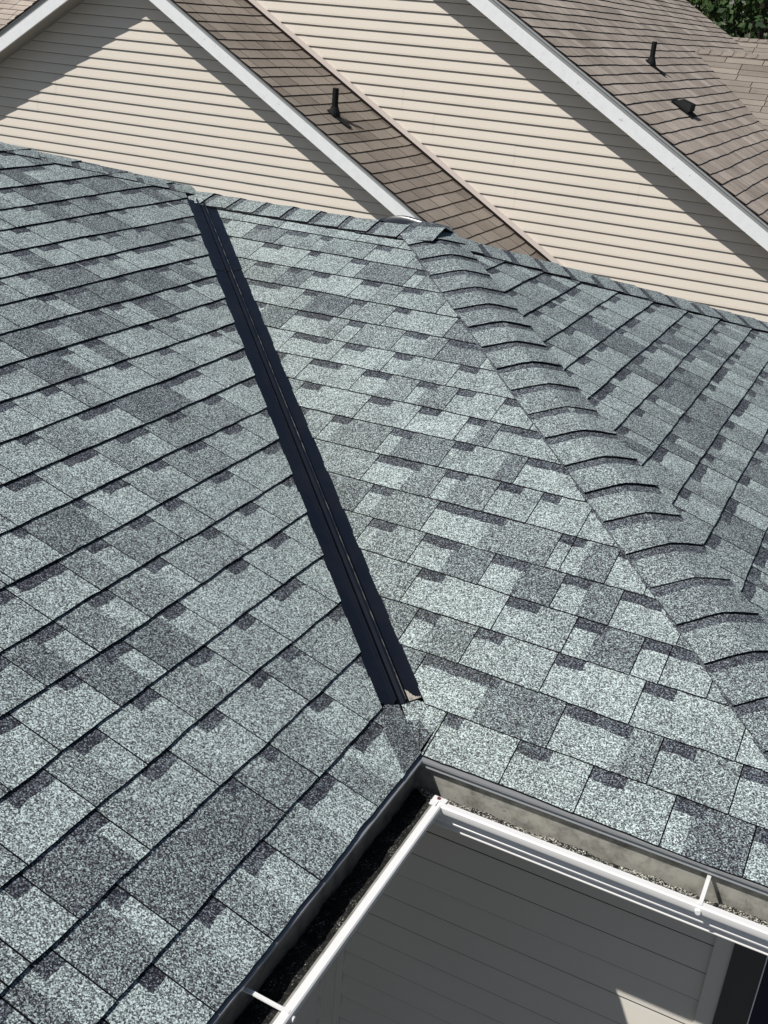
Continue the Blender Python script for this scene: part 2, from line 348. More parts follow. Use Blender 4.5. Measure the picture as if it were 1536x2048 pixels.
shingle_slope('roof_slope', FM, 18, -2.5, 1.35, hpM, lambda n: PM.get(n, (0, 0)), 5, .0056, 1, house, custom=CM, row_hps={0: [(-1, 0, -.004), (1, C_, X10)]},
              deck=[(0, .01), (X10, .01), (X10-HD, HD/C_), (-HD, HD/C_)])
# left slope: a = y ; hip line on top
hx, hy = -.774, .633
hc = hx*(-2.381)+hy*2.237+.10
hpL = [(1, -C_, -VC), (hy, -hx*C_, hc)]
shingle_slope('roof_slope', FL, 34, -4.2, 2.5, hpL, lambda n: PL.get(n, (0, 0)), 11, .0076, -1, house, gap=.0036, custom=CL,
              deck=[(0, .01), (-4.2, .01), (-4.2, 34*E), (-1.35, 34*E), (2.28, 2.45)])
# right slope: a = y
hpR = [(-1, -C_, -(X10-X10+0)-0), ]
def R_hps():
    # hip with the middle slope: x > X10 - y  ->  X10 - s*C > X10 - a  ->  a > s*C
    h1 = (-1, C_, 0)
    # back hip: x - RX > y - HD with RX = X10-HD : X10 - sC - X10 + HD >= a - HD -> a <= 2HD - sC
    h2 = (1, C_, 2*HD)
    return [h1, h2, (0, 1, HD/C_)]
shingle_slope('roof_slope', FR, 18, 0, 4.8, R_hps(), lambda n: (.004, -.004), 23, .0080, -1, house, gap=.005,
              deck=[(0, .01), (2*HD, .01), (HD, HD/C_)])

# back slopes that fall away to the neighbour
mb = MB()
P0 = Vector((-2.43, 2.33, ZR)); P1 = Vector((-2.458-.482*6, 2.30-.589*6, 0)); P1.z = -P1.x*T
mb.face([(-HD, HD, ZR-.006), (X10-HD, HD, ZR-.006), (X10, 2*HD, -.006), (-HD, 2*HD, -.006)])
HB = [Vector((-HD-.03, HD-.03, ZR-.012)), Vector((P1.x, P1.y, P1.z-.03))]
mb.face([HB[0], HB[0]+Vector((0, 2.6, -2.4)), HB[1]+Vector((0, 5, -4.6)), HB[1]])
mb.build('rear_slope', M_GR, house, tone=True)

# ---------------------------------------------------------------- caps on ridge and hips
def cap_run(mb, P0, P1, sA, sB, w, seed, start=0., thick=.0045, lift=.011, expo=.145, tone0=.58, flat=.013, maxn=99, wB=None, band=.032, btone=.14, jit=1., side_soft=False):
    rng = random.Random(seed); P0 = Vector(P0); P1 = Vector(P1); D = (P1-P0); Lg = D.length; D.normalize()
    sA = Vector(sA); sB = Vector(sB); up = -(sA+sB)
    up = (Vector((0,0,1))-D*D.z).normalized(); wB = wB or w
    u = start; k = 0
    while u < Lg and k < maxn:
        tone = tone0+rng.uniform(-.06, .07); wa = w+rng.uniform(-.004, .004); wb = wB+rng.uniform(-.004, .004)
        sk = rng.uniform(-.005, .005)*jit; e_ = expo+rng.uniform(-.004, .004); lf = lift+rng.uniform(-.002, .003)
        cs = [-1, -.8, -.55, -.32, -.15, 0, .15, .32, .55, .8, 1]
        us = [0, e_*.35, e_-band, e_, e_*1.35]
        rows = []
        for uu in us:
            h = .004+lf*(1-uu/(e_*1.35)); row = []
            for c in cs:
                side = sA if c < 0 else sB; ww = wa if c < 0 else wb
                q = abs(c)*ww
                rnd = -flat*.33*math.exp(-(q/.028)**2)
                edge = .0015*abs(c)**3
                row.append(P0+D*(u+uu+sk*c+(rng.uniform(-.0008, .0008) if uu == 0 else 0))+side*q+up*(h+rnd+edge+.003))
            rows.append(row)
        for r in range(4):
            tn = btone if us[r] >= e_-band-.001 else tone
            for i in range(10): mb.face([rows[r][i], rows[r][i+1], rows[r+1][i+1], rows[r+1][i]], 0, (tn, 0))
        down = lambda p, d: p-up*d
        for i in range(10): mb.face([rows[0][i], down(rows[0][i], thick), down(rows[0][i+1], thick), rows[0][i+1]], 1)
        for r in range(4):
            for i in (0, 10): mb.face([rows[r][i], rows[r+1][i], down(rows[r+1][i], thick+.002), down(rows[r][i], thick+.002)], 0 if (side_soft and i == 0) else 1, (.2, 0))
        und = [down(p, thick) for p in rows[0]]; und2 = [down(p, thick) for p in rows[3]]
        for i in range(10): mb.face([und[i], und2[i], und2[i+1], und[i+1]], 1)
        u += e_; k += 1
def inplane(Nv, D, toward):
    v = Vector(Nv).cross(Vector(D)).normalized()
    return v if v.dot(Vector(toward)) > 0 else -v
NM, NL, NR = FM.N, FL.N, FR.N; NB = Vector((0, S_, C_))
# hip between middle and right slopes
Dh = Vector((-1, 1, T)).normalized()
mb = MB(); cap_run(mb, (X10+.0, 0, 0), (X10-HD, HD, ZR), inplane(NM, Dh, (-1,-1,0)), inplane(NR, Dh, (1,1,0)), .138, 3, start=0, wB=.125, lift=.010, side_soft=True, thick=.0035)
mb.build('hip_cap', [M_GR, M_EDGE], house, tone=True)
# middle ridge, laid from the right end
mb = MB(); cap_run(mb, (X10-HD+.035, HD, ZR), (-HD-.15, HD-.01, ZR), inplane(NM, (1,0,0), (0,-1,0)), inplane(NB, (1,0,0), (0,1,0)), .125, 4, lift=.008)
# last cap, kicked up over the hip
rows = []
for i, u in enumerate((.0, .04, .08, .13)):
    r = []
    for c in (-1, -.6, -.3, 0, .3, .6, 1):
        sd = inplane(NM, (1,0,0), (0,-1,0)) if c < 0 else inplane(NB, (1,0,0), (0,1,0))
        r.append(Vector((X10-HD+.06-u, HD, ZR))+sd*abs(c)*(.125 if c < 0 else .10)+Vector((0, 0, .013*(1-u/.16)**1.5+.013)))
    rows.append(r)
mb.grid(rows, 0, tone=(.55, 0)); mb.grid([[p-Vector((0,0,.005)) for p in r] for r in rows], 1)
for a, b in zip(rows[0][:-1], rows[0][1:]): mb.face([a, b, b-Vector((0,0,.005)), a-Vector((0,0,.005))], 1)
for a, b in zip(rows[:-1], rows[1:]): mb.face([a[0], b[0], b[0]-Vector((0,0,.005)), a[0]-Vector((0,0,.005))], 1)
mb.build('ridge_cap', [M_GR, M_EDGE], house, tone=True)
# right back hip
Db = Vector((-1, -1, T)).normalized()
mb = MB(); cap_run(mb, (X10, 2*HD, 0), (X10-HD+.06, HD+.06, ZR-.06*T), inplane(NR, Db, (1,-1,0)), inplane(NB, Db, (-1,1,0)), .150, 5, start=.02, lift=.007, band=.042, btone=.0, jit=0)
mb.build('hip_cap', [M_GR, M_EDGE], house, tone=True)
# left hip
A0 = Vector((-2.381, 2.237, 0))+.085*Vector((-.774, .633, 0)); A0 += Vector((.05, .06, 0)); A0.z = -A0.x*T-.004
dl = Vector((-.482, -.589, .482*T)).normalized()
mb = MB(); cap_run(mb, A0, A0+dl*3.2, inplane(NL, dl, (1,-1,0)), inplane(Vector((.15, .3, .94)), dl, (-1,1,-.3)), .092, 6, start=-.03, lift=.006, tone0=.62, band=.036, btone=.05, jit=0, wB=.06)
mb.build('hip_cap', [M_GR, M_EDGE], house, tone=True)

# ---------------------------------------------------------------- valley flashing
def valley_piece(mb, t0, t1, lift, seed, endcap=True):
    prof = [(-.0597, .0015), (-.0215, .0015), (-.0185, .003), (-.0148, .0145), (-.0132, .0155), (-.0116, .0145), (-.0085, .0065), (0, .0045), (.0085, .0065), (.0116, .0145), (.0132, .0155), (.0148, .0145), (.0185, .003), (.0215, .0015), (.0597, .0015)]
    r = random.Random(seed); rows = []; n = 26
    for k in range(n+1):
        t = t0+(t1-t0)*k/n
        row = []
        for c, h in prof:
            base = Vector((-t+c/sqrt(2), t+c/sqrt(2), t*T+abs(c)*T/sqrt(2)))
            row.append(base+Vector((0, 0, h+lift+.0006*sin(t*9+seed)*(1 if abs(c) > .03 else .3))))
        rows.append(row)
    for a, b in zip(rows[:-1], rows[1:]):
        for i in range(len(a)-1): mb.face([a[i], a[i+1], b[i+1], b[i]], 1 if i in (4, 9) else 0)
    for a, b in zip(rows[0][:-1], rows[0][1:]): mb.face([a, a-Vector((0,0,.002)), b-Vector((0,0,.002)), b], 0)
mb = MB(); valley_piece(mb, .108, 1.80, .0025, 1); mb.build('valley_flashing', [M_NAVY, M_WORN_HILITE], house, smooth=True)
mb = MB(); valley_piece(mb, 1.765, 2.262, .0048, 2); mb.build('valley_flashing', [M_NAVY, M_WORN_HILITE], house, smooth=True)
# grime caught at the foot and at the seam of the valley metal
mb = MB(); rng = random.Random(3)
def smear(mb, t0, c0, c1, L, lift, seed):
    r = random.Random(seed); n = 30; A = []; B = []
    for k in range(n+1):
        c = c0+(c1-c0)*k/n; ln = L*(.12+.88*math.exp(-((k/n)/.42)**2))+.0012*sin(k*1.3)
        f = lambda t: Vector((-t+c/sqrt(2), t+c/sqrt(2), t*T+abs(c)*T/sqrt(2)+lift))
        A.append(f(t0)); B.append(f(t0+max(ln, .002)))
    mb.grid([A, B])
smear(mb, .1095, .0225, .054, .026, .0046, 1)
mb.build('sealant', M_SEAL, house)

# the first course of the left slope, carried across the valley below the metal
mb = MB(); rng = random.Random(9)
def over_valley(mb):
    sn = lambda a: 0.0
    s1 = .137
    # on the left slope (a=y, s): valley at a = s*C
    pL = [(-.004, .0), (s1*C_, s1), (.082, s1+.02), (-.06, s1), (-.12, 0.0)]
    # on the middle slope (a=x): from valley a=-s*C to the joint
    jx = lambda s: -.004+.010*s/s1
    dark = [(0, 0), (jx(0), 0), (jx(.062), .062), (-.045, .092), (-.075*C_, .075)]
    lite = [(jx(.062), .062), (jx(s1), s1), (-.02, s1+.012), (-s1*C_, s1+.008), (-.075*C_, .075), (-.045, .092)]
    tile(mb, FM, dark, sn, E, .0066, (.22, 0)); tile(mb, FM, lite, sn, E, .0066, (.68, 0))
    tile(mb, FL, [(-.095, 0), (0, 0), (s1*C_, s1+.008), (s1*C_-.095, s1+.008)], sn, E, .0078, (.24, 0))
over_valley(mb)
mb.build('woven_shingle', [M_GR, M_EDGE], house, tone=True)

# ---------------------------------------------------------------- eaves: drip edge, gutters
house_g = house
def prof_run(mb, prof, along, a0, a1, mi=0, miter=None):
    """prof in (d outward, z); along 'x' (runs along +x, outward = -y) or 'y' (runs along -y, outward=+x)"""
    rows = []
    for a in (a0, a1):
        r = []
        for d, z in prof:
            aa = a
            if miter is not None and a == a0: aa = d
            r.append(Vector((aa, -d, z)) if along == 'x' else Vector((d, -aa, z)))
        rows.append(r)
    mb.grid(rows, mi)
DRIP = [(-.05, .0065-.0), (.012, -.0045), (.0125, -.010), (.004, -.012), (.004, -.018), (.008, -.024), (.0065, -.025), (.0025, -.019)]
GUTP = [(-.012, -.012), (-.012, -.124), (.067, -.124), (.0690, -.1215), (.0690, -.1190), (.060, -.1165), (.057, -.102), (.066, -.096), (.0835, -.0915), (.0840, -.0885), (.076, -.082), (.072, -.072),
        (.075, -.062), (.104, -.054), (.106, -.049), (.106, -.036), (.103, -.0335), (.087, -.0345), (.085, -.038)]
INNER = [(-.0105, -.012), (-.0105, -.1225), (.055, -.1225), (.0555, -.100), (.0705, -.088), (.0705, -.062), (.086, -.052)]
def gutter(along, length, label):
    mb = MB(); prof_run(mb, GUTP, along, 0, length, 0, True)
    g = mb.build('gutter', [M_GUT], house, smooth=True, label=label)
    mb = MB(); prof_run(mb, INNER, along, 0, length, 0, True); mb.build('gutter_lining', [M_GUTIN], g, smooth=True)
    return g
gM = gutter('x', 1.32, 'white gutter along the sunny eave, sun on its stained back wall')
gL = gutter('y', 4.2, 'white gutter on the shaded eave, full of black granules')
for al, ln in (('x', 1.24), ('y', 4.2)):
    mb = MB(); prof_run(mb, DRIP if al == 'x' else DRIP[:4], al, 0, ln, 0, True); mb.build('drip_edge', M_DRIP, house, smooth=True)
# granule sediment, uneven
def sediment(along, length, d0, d1, h0, h1, seed, parent):
    r = random.Random(seed); mb = MB(); rows = []; n = int(length/.012); m = 9
    for k in range(n+1):
        a = length*k/n; row = []
        for j in range(m+1):
            f = j/m; d = d0+(d1-d0)*f
            aa = max(a, d) if k else d
            z = -.1225+h0+(h1-h0)*f+.003*sin(a*31+seed)+.002*sin(a*77+f*9)+r.uniform(-.0022, .0022)
            if j == 0: z -= .004
            row.append(Vector((aa, -d, z)) if along == 'x' else Vector((d, -aa, z)))
        rows.append(row)
    mb.grid(rows); return mb.build('granule_sediment', M_DEB if along == 'y' else M_DEB2, parent)
sediment('y', 4.15, -.009, .0703, .012, .054, 1, gL)
sediment('x', 1.3, .000, .0703, .031, .040, 2, gM)
# hangers with their screw heads
def bracket(along, a, parent):
    mb = MB(); f = (lambda d, aa, z: (aa, -d, z)) if along == 'x' else (lambda d, aa, z: (d, -aa, z))
    pr = [(-.009, -.040), (-.009, -.031), (.02, -.029), (.055, -.031), (.088, -.0325), (.1005, -.0325)]
    for (d0, z0), (d1, z1) in zip(pr[:-1], pr[1:]):
        q = [f(d0, a-.0042, z0), f(d0, a+.0042, z0), f(d1, a+.0042, z1), f(d1, a-.0042, z1)]
        mb.face(q); mb.face([(x, y, z-.003) for x, y, z in q])
        for s_ in (-.0042, .0042): mb.face([f(d0, a+s_, z0), f(d1, a+s_, z1), f(d1, a+s_, z1-.003), f(d0, a+s_, z0-.003)])
    b = mb.build('hanger_bracket', M_GUT, parent)
    mb = MB(); mb.tube(f(.1055, a, -.046), f(.1115, a, -.046), .0072, .0058, 14); mb.build('screw_head', M_GUT, b, smooth=True)
bracket('x', .697, gM); bracket('y', .762, gL)
for a in (1.6, 2.4, 3.2): bracket('y', a, gL)
# corner: small tabs and a red screw
mb = MB(); mb.box((.078, -.112, -.0335), (.094, -.078, -.0315)); mb.box((.084, -.094, -.0325), (.112, -.080, -.0305)); mb.box((.087, -.089, -.060), (.109, -.1055, -.0335))
ct = mb.build('corner_tab', M_GUT, gM)
mb = MB(); mb.tube((.092, -.087, -.0305), (.092, -.087, -.0275), .0046, .0038, 12); mb.build('screw', M_RUST, ct, smooth=True)
# sub fascia boards and soffits
mb = MB(); mb.box((-.013-.02, .0135, -.135), (X10+.0, .033, -.004)); mb.build('fascia', M_FASC, house)
mb = MB(); mb.box((-.033, -4.2, -.135), (-.0135, .0, -.004)); mb.build('fascia', M_FASC, house)
mb = MB(); mb.box((-.4, .034, -.150), (X10, .40, -.140)); mb.box((-.40, -4.2, -.150), (-.014, .0335, -.140)); mb.build('soffit', M_SOF, house)

# ---------------------------------------------------------------- vinyl siding
def siding(mb, P, hps, a0, a1, z0, nl, seed, lap=.1016, depth=.0140, panel=3.66, shade_from=.95):
    """P(a, z, out) -> point.  Saw-tooth laps, two to a panel, with the panels' end laps."""
    rng = random.Random(seed); off = 0
    for k in range(nl):
        zb = z0+k*lap; zt = zb+lap
        if k % 2 == 0: off = rng.uniform(0, panel)
        xs = [a0]; x = a0-panel+off
        while x < a1:
            if x > a0: xs.append(x)
            x += panel
        xs.append(a1)
        for i, (u, v) in enumerate(zip(xs[:-1], xs[1:])):
            d = .0013*(i % 2)
            bow = rng.uniform(-.0006, .0006)
            pl = clip([(u, zb+bow), (v, zb-bow), (v, zt), (u, zt)], hps)
            if len(pl) < 3: continue
            prof = [(0, depth), (.18, depth*.93), (.80, depth*.20), (shade_from, depth*.02), (1, 0)]
            for (f0, o0), (f1, o1) in zip(prof[:-1], prof[1:]):
                q = clip(pl, [(0, -1, -(zb+f0*lap)), (0, 1, zb+f1*lap)]) if f0 > 0 else clip(pl, [(0, 1, zb+f1*lap)])
                if len(q) < 3: continue
                mb.face([P(a, z, d+o0+(o1-o0)*(max(0, (z-zb)/lap)-f0)/(f1-f0)) for a, z in q], 1 if f0 >= shade_from else 0)
            lo = [p for p in pl if abs(p[1]-zb) < .0012]
            if len(lo) >= 2:
                aa = min(p[0] for p in lo); bb = max(p[0] for p in lo)
                if bb-aa > .002: mb.face([P(aa, zb, d+depth), P(bb, zb, d+depth), P(bb, zb+.001, -.002), P(aa, zb+.001, -.002)], 1)

# wall below the middle eave (faces the camera) and the one below the left eave
LZ = -.574+.0
mb = MB(); siding(mb, lambda a, z, o: (a, .40-o, z), [(0, 1, -.15)], -.375, .738, LZ-30*.1013, 35, 4, lap=.1013, depth=.0065, shade_from=.915)
wm = mb.build('wall', [M_GRAYSID, M_LAPSHADE], house)
mb = MB(); siding(mb, lambda a, z, o: (-.40+o, a, z), [(0, 1, -.15)], -4.2, .375, LZ-30*.1013+.02, 35, 5, lap=.1013, depth=.008, shade_from=.9)
mb.build('wall', [M_GRAYSID, M_LAPSHADE], house)
mb = MB(); mb.box((-.395, .362, -3.7), (-.362, .395, -.151)); mb.box((-.395, .340, -3.7), (-.386, .3615, -.151)); mb.box((-.3615, .386, -3.7), (-.340, .395, -.151))
mb.build('corner_post', M_GRAYSID, house)
mb = MB(); mb.box((.738, .382, -3.7), (.785, .40, -.151)); mb.build('window_trim', M_GRAYSID, house)
mb = MB(); mb.box((.7855, .375, -2.4), (.868, .399, -.28)); mb.box((.7855, .375, -.279), (1.20, .399, -.20)); mb.box((.7855, .375, -2.48), (1.20, .399, -2.4005))
wf = mb.build('window', M_FRAME, house)
mb = MB(); mb.box((.8685, .388, -2.4), (1.20, .394, -.2805)); mb.build('pane', M_GLASS, wf)
mb = MB(); mb.box((.867, .3725, -2.4), (.870, .3745, -.285)); mb.build('glazing_bead', M_FASC, wf)
mb = MB(); mb.box((-.40, .40, -5.4), (1.20, .52, -.151)); mb.box((-.52, -4.2, -5.4), (-.405, .40, -.151)); mb.box((1.08, .52, -5.4), (1.2, 4.4, -.151)); mb.build('wall_core', M_SOF, house)

# hood of a roof vent showing over the ridge
mb = MB(); rows = []
for k in range(11):
    f = k/10; x = -1.485+.34*f; z0 = ZR-(2.56-HD)*T
    hgt = .078*min(1, (sin(pi*min(f*1.9+.06, 1)/2))**.5)*(1-.55*max(0, f-.45))
    rows.append([Vector((x, 2.56+dy, z0-dy*T+hgt*hh)) for dy, hh in ((-.055, 0), (-.053, .6), (-.042, .88), (-.02, 1), (.03, 1), (.09, .8), (.13, 0))])
mb.grid(rows); mb.face(rows[0]); mb.face(rows[-1][::-1])
mb.build('vent_hood', M_HOOD, house, smooth=True)

# ---------------------------------------------------------------- the neighbours
MS = .585; OV = .275
Y1, Y2 = 7.63, 8.71; YR1, YR2 = Y1-OV, Y2-OV
CX, CY, CZ = 0.77022, -1.98422, 1.60203
def kshift(k, Yold, Ynew, sg=1):          # z = -sg*MS*x + k kept on the same sight lines
    r = (Ynew-CY)/(Yold-CY); return CZ*(1-r)-0+r*k+sg*MS*CX*(1-r)
class PF:    # plane z = -MS*x + k ; a = y, s up-slope (towards -x) measured from x = xe
    pass
cM, sM = cos(math.atan(MS)), sin(math.atan(MS))
def slopeF(xe, k, sg=1):
    return Frame((xe, 0, -sg*MS*xe+k), (0, 1, 0), (-sg*cM, 0, sM))

def brown_slope(name, F, s_len, a0, a1, hps, seed, mats, parent, t=.011, tabw=.333, wavy=.004, label=None, arch=False, e=.143, s_off=0, curl=0):
    mb = MB(); rng = random.Random(seed); n = int(s_len/e)+1
    for k in range(n):
        w0 = wav(seed*77+k, wavy); w1 = wav(seed*77+k+1, wavy)
        sn = lambda a, k=k, w=w0: k*e+w(a*.5)-s_off+curl*max(0, 1-(a1-a)/.26)**2
        sn1 = lambda a, k=k, w=w1: (k+1)*e+w(a*.5)-s_off+curl*max(0, 1-(a1-a)/.26)**2
        a = a0-rng.choice((0, tabw/2))-rng.uniform(0, .03) if not arch else a0-rng.uniform(0, .3)
        while a < a1:
            wd = tabw if not arch else tabw*rng.choice((.45, .6, .8, 1, 1.25))
            b = a+wd; g = .0065 if arch else .010
            m = 6; lo = []; hi = []
            for j in range(m+1):
                q = a+g/2+(wd-g)*j/m; lo.append((q, sn(q))); hi.append((q, sn1(q)+.02))
            pl = clip(lo+hi[::-1], hps+[(-1, 0, -a0), (1, 0, a1), (0, 1, s_len)])
            tn = rng.betavariate(2.2, 2.2)
            if arch and rng.random() < .25: tn *= .35
            if len(pl) >= 3 and area(pl) > 1e-5: tile(mb, F, pl, sn, e, t, (tn, 0), base=-.006)
            a = b
    pts = clip([(a0, 0), (a1, 0), (a1, s_len), (a0, s_len)], hps)
    if len(pts) >= 3: mb.face([F(p[0], p[1], -.008) for p in pts], 1)
    kw = {'label': label} if label else {}
    return mb.build(name, mats, parent, tone=True, **kw)

def fascia_board(mb, Yf, k_lo, k_hi, x0, x1, sg, th=.022):
    f = lambda x, k: -sg*MS*x+k
    P = [(x0, Yf, f(x0, k_lo)), (x1, Yf, f(x1, k_lo)), (x1, Yf, f(x1, k_hi)), (x0, Yf, f(x0, k_hi))]
    Q = [(x, Yf+th, z) for x, _, z in P]
    mb.face(P); mb.face(Q[::-1])
    for i in range(4): mb.face([P[i], Q[i], Q[(i+1) % 4], P[(i+1) % 4]])

def townhouse(label, Yw, Yr, Yback, k_lo, k_wt, k_sh, apex_x, x_right, x_left, mats, seed, arch, lapz, wall_left, wall_right, walltrim=None, extra_hps=[]):
    root = empty('townhouse', (apex_x, Yw, -5.5), label=label, category='townhouse')
    P = lambda a, z, o: (a, Yw-o, z)
    za = -MS*apex_x+k_lo
    mb = MB(); nl = int((za+5.5)/lapz[0])+2
    z0 = lapz[1]-math.ceil((lapz[1]+5.5)/lapz[0])*lapz[0]
    hp = [(MS, 1, k_lo+.09), (-MS, 1, k_lo+.09-2*MS*apex_x*1.0)]
    hp[1] = (-MS, 1, za+.09-MS*apex_x)
    if walltrim is not None: hp = hp+[(-MS, -1, -walltrim)]
    siding(mb, P, hp, wall_left, wall_right, z0, nl, seed, lap=lapz[0])
    under(mb.build('gable_wall', [M_SID, M_LAPSHADE], None), root)
    # backing of the wall
    mb = MB(); pl = clip([(wall_left, -5.5), (wall_right, -5.5), (wall_right, za+1), (wall_left, za+1)], hp[:2])
    mb.face([(a, Yw+.01, z) for a, z in pl]); mb.face([(a, Yw+.12, z) for a, z in pl][::-1])
    under(mb.build('wall_core', M_SOF), root)
    kl = za-MS*apex_x        # left lower line z = MS*x + (za - MS*apex)
    def kL(k): return k-2*MS*apex_x
    mb = MB(); fascia_board(mb, Yr, k_lo, k_wt-.002, apex_x, x_right, 1); under(mb.build('rake_fascia', M_FASC, label='white rake board running down to the right'), root)
    mb = MB(); fascia_board(mb, Yr, kL(k_lo), kL(k_wt)-.002, apex_x, x_left, -1); under(mb.build('rake_fascia', M_FASC, label='white rake board running down to the left'), root)
    for sg, xx, kf in ((1, x_right, lambda k: k), (-1, x_left, kL)):
        # metal drip edge on top of the rake board
        mb = MB(); f = lambda x, k: -sg*MS*x+kf(k); rows = []
        for yy, kk in ((Yr-.003, k_wt-.035), (Yr-.006, k_wt-.008), (Yr-.016, k_wt+.001), (Yr-.016, k_sh-.016), (Yr+.05, k_sh-.013)):
            rows.append([Vector((apex_x, yy, f(apex_x, kk))), Vector((xx, yy, f(xx, kk)))])
        mb.grid(rows); under(mb.build('rake_drip_edge', M_ALU), root)
        # soffit
        mb = MB(); f = lambda x, k: -sg*MS*x+kf(k)
        mb.face([(apex_x, Yr+.022, f(apex_x, k_lo+.012)), (xx, Yr+.022, f(xx, k_lo+.012)), (xx, Yw, f(xx, k_lo+.012)), (apex_x, Yw, f(apex_x, k_lo+.012))])
        under(mb.build('soffit', M_SOF), root)
    sl_ = (x_right-apex_x)/cM
    F = slopeF(x_right, k_sh-.008)
    under(brown_slope('roof_slope', F, sl_, Yr-.022, Yback, extra_hps, seed, mats, None, arch=arch, tabw=.333 if not arch else .26, wavy=.004 if not arch else .006, curl=0 if arch else .016), root)
    F2 = slopeF(x_left, kL(k_sh)-.008, -1)
    under(brown_slope('roof_slope', F2, (apex_x-x_left)/cM, Yr-.022, Yback, [], seed+1, mats, None, arch=arch, e=.143), root)
    return root

k1 = [kshift(k, Y1-.3, YR1) for k in (-2.245, -2.076, -2.050)]
k2 = [kshift(k, Y2-.3, YR2) for k in (-.347, -.170, -.128)]
# townhouse on the left: lap lines fall where the photograph has them
t1 = townhouse('cream sided townhouse gable with brown three-tab roof, behind the grey ridge at upper left', Y1, YR1, Y2-.0, k1[0], k1[1], k1[2], -6.96, 1.6, -15, [M_BR1, M_BREDGE], 31, False, (.1016, .045), -14.6, 1.2)
t2 = townhouse('taller cream sided townhouse at upper right with a weathered taupe roof carrying vents', Y2, YR2, 19.1, k2[0], k2[1], k2[2], -8.4, 4.2, -9.3, [M_BR2, M_BREDGE], 41, True, (.1016, 0.02), -9.0, 3.9, walltrim=None)
# trim and step flashing where the left roof meets the taller wall
kf = k1[2]
mb = MB(); fascia_board(mb, Y2-.030, kf+.035, kf+.088, -6.96, 1.7, 1, .012); under(mb.build('wall_base_trim', M_TRIM), t2)
mb = MB(); fascia_board(mb, Y2-.022, kf+.0, kf+.035, -6.96, 1.7, 1, .010); under(mb.build('step_flashing', M_BREDGE), t2)

def vent_pipe(root, x, y, k, h, r):
    z = -MS*x+k+.006; up = Vector((sM, 0, cM)); B = Vector((x, y, z)); dn = Vector((cM, 0, -sM))
    mb = MB(); mb.tube(B-Vector((0,0,.02)), B+Vector((0,0,h)), r, r, 18); mb.tube(B+Vector((0,0,h-.004)), B+Vector((0,0,h+.001)), r*.78, r*.78, 18)
    p = under(mb.build('vent_pipe', M_BLK, smooth=True), root)
    mb = MB()
    # boot: cone plus collar lying on a flange
    rows = []
    for f, rr in ((0, r*2.1), (.35, r*1.8), (.7, r*1.35), (1, r*1.12)):
        c = B+up*.008*(1-f)+Vector((0,0,1))*(.075*f+.004)*1.0
        rows.append([c+(Vector((0,1,0))*cos(2*pi*j/16)+(dn*(1-f)+Vector((1,0,0))*f).normalized()*sin(2*pi*j/16))*rr for j in range(16)])
    mb.grid(rows, 0, True)
    q = B+up*.012
    ring = [q+Vector((0,1,0))*a+dn*b for a, b in ((-.05, -.07), (.05, -.07), (.042, .10), (.03, .205), (-.03, .205), (-.042, .10))]
    mb.face(ring); mb.grid([ring, [v-up*.01 for v in ring]], 0, True)
    b_ = mb.build('pipe_boot', M_BLK); b_.parent = p; b_.matrix_parent_inverse = Matrix.Identity(4)
vent_pipe(t1, -4.66, 7.84, k1[2], .244, .031)
vent_pipe(t2, -2.46, 11.1, k2[2], .235, .029)
vent_pipe(t2, -3.9, 13.4, k2[2], .30, .029)
# low slant-backed roof vent
x, y = -1.84, 10.22; z = -MS*x+k2[2]; up = Vector((sM, 0, cM)); dn = Vector((cM, 0, -sM)); B = Vector((x, y, z)); Yv = Vector((0, 1, 0))
mb = MB()
bot = [B+Yv*a+dn*b+up*.004 for a, b in ((-.10, -.10), (.10, -.10), (.13, .09), (-.13, .09))]
top = [B+Yv*a+dn*b+up*h for a, b, h in ((-.07, -.05, .07), (.07, -.05, .07), (.105, .075, .095), (-.105, .075, .095))]
lip = [B+Yv*a+dn*b+up*h for a, b, h in ((-.10, -.10, .012), (.10, -.10, .012), (.13, .10, .035), (-.13, .10, .035))]
mb.grid([lip, top], 0, True); mb.face(top)
mb.grid([bot, lip], 0, True)
fl = [B+Yv*a+dn*b+up*.011 for a, b in ((-.16, -.14), (.16, -.14), (.16, .16), (-.16, .16))]; mb.face(fl)
under(mb.build('box_vent', M_BLK, smooth=False), t2)

# cross gable roofs beyond the right townhouse
t3 = empty('townhouse', (1.5, 15, -5.5), label='farther townhouse whose pale taupe roof joins the right roof in a valley below the trees', category='townhouse')
SB = .518; cB, sB = cos(math.atan(SB)), sin(math.atan(SB))
def cross_roof(yr, zr, x0, x1, slen, seed, s_back):
    F = Frame((0, yr-slen*cB, zr-slen*sB), (1, 0, 0), (0, cB, sB))
    # valley against the right roof:  z(plane) >= -MS*x + k2
    # zr - (slen - s)*sB >= -MS*a + k  ->  -MS*a - sB*s <= zr - slen*sB - k
    under(brown_slope('roof_slope', F, slen, x0, x1, [(-MS, -sB, zr-slen*sB-k2[2]+.004)], seed, [M_BR3, M_BREDGE], None, t=.007, tabw=.5, arch=False), t3)
    mb = MB(); mb.face([(x0, yr, zr), (x1, yr, zr), (x1, yr+s_back*cB, zr-s_back*sB), (x0, yr+s_back*cB, zr-s_back*sB)]); under(mb.build('rear_slope', M_BR3, tone=True), t3)
    mb = MB(); cap_run(mb, (x1, yr, zr), (x0, yr, zr), Vector((0, -cB, -sB)), Vector((0, cB, -sB)), .13, seed+3, lift=.012, expo=.16, tone0=.5)
    under(mb.build('ridge_cap', [M_BR3, M_BREDGE], tone=True), t3)
cross_roof(14.55, 1.475, -2.75, 6, 7.0, 51, 4)
cross_roof(19.1, 1.68, -3.12, -1.55, 6.0, 61, 6)
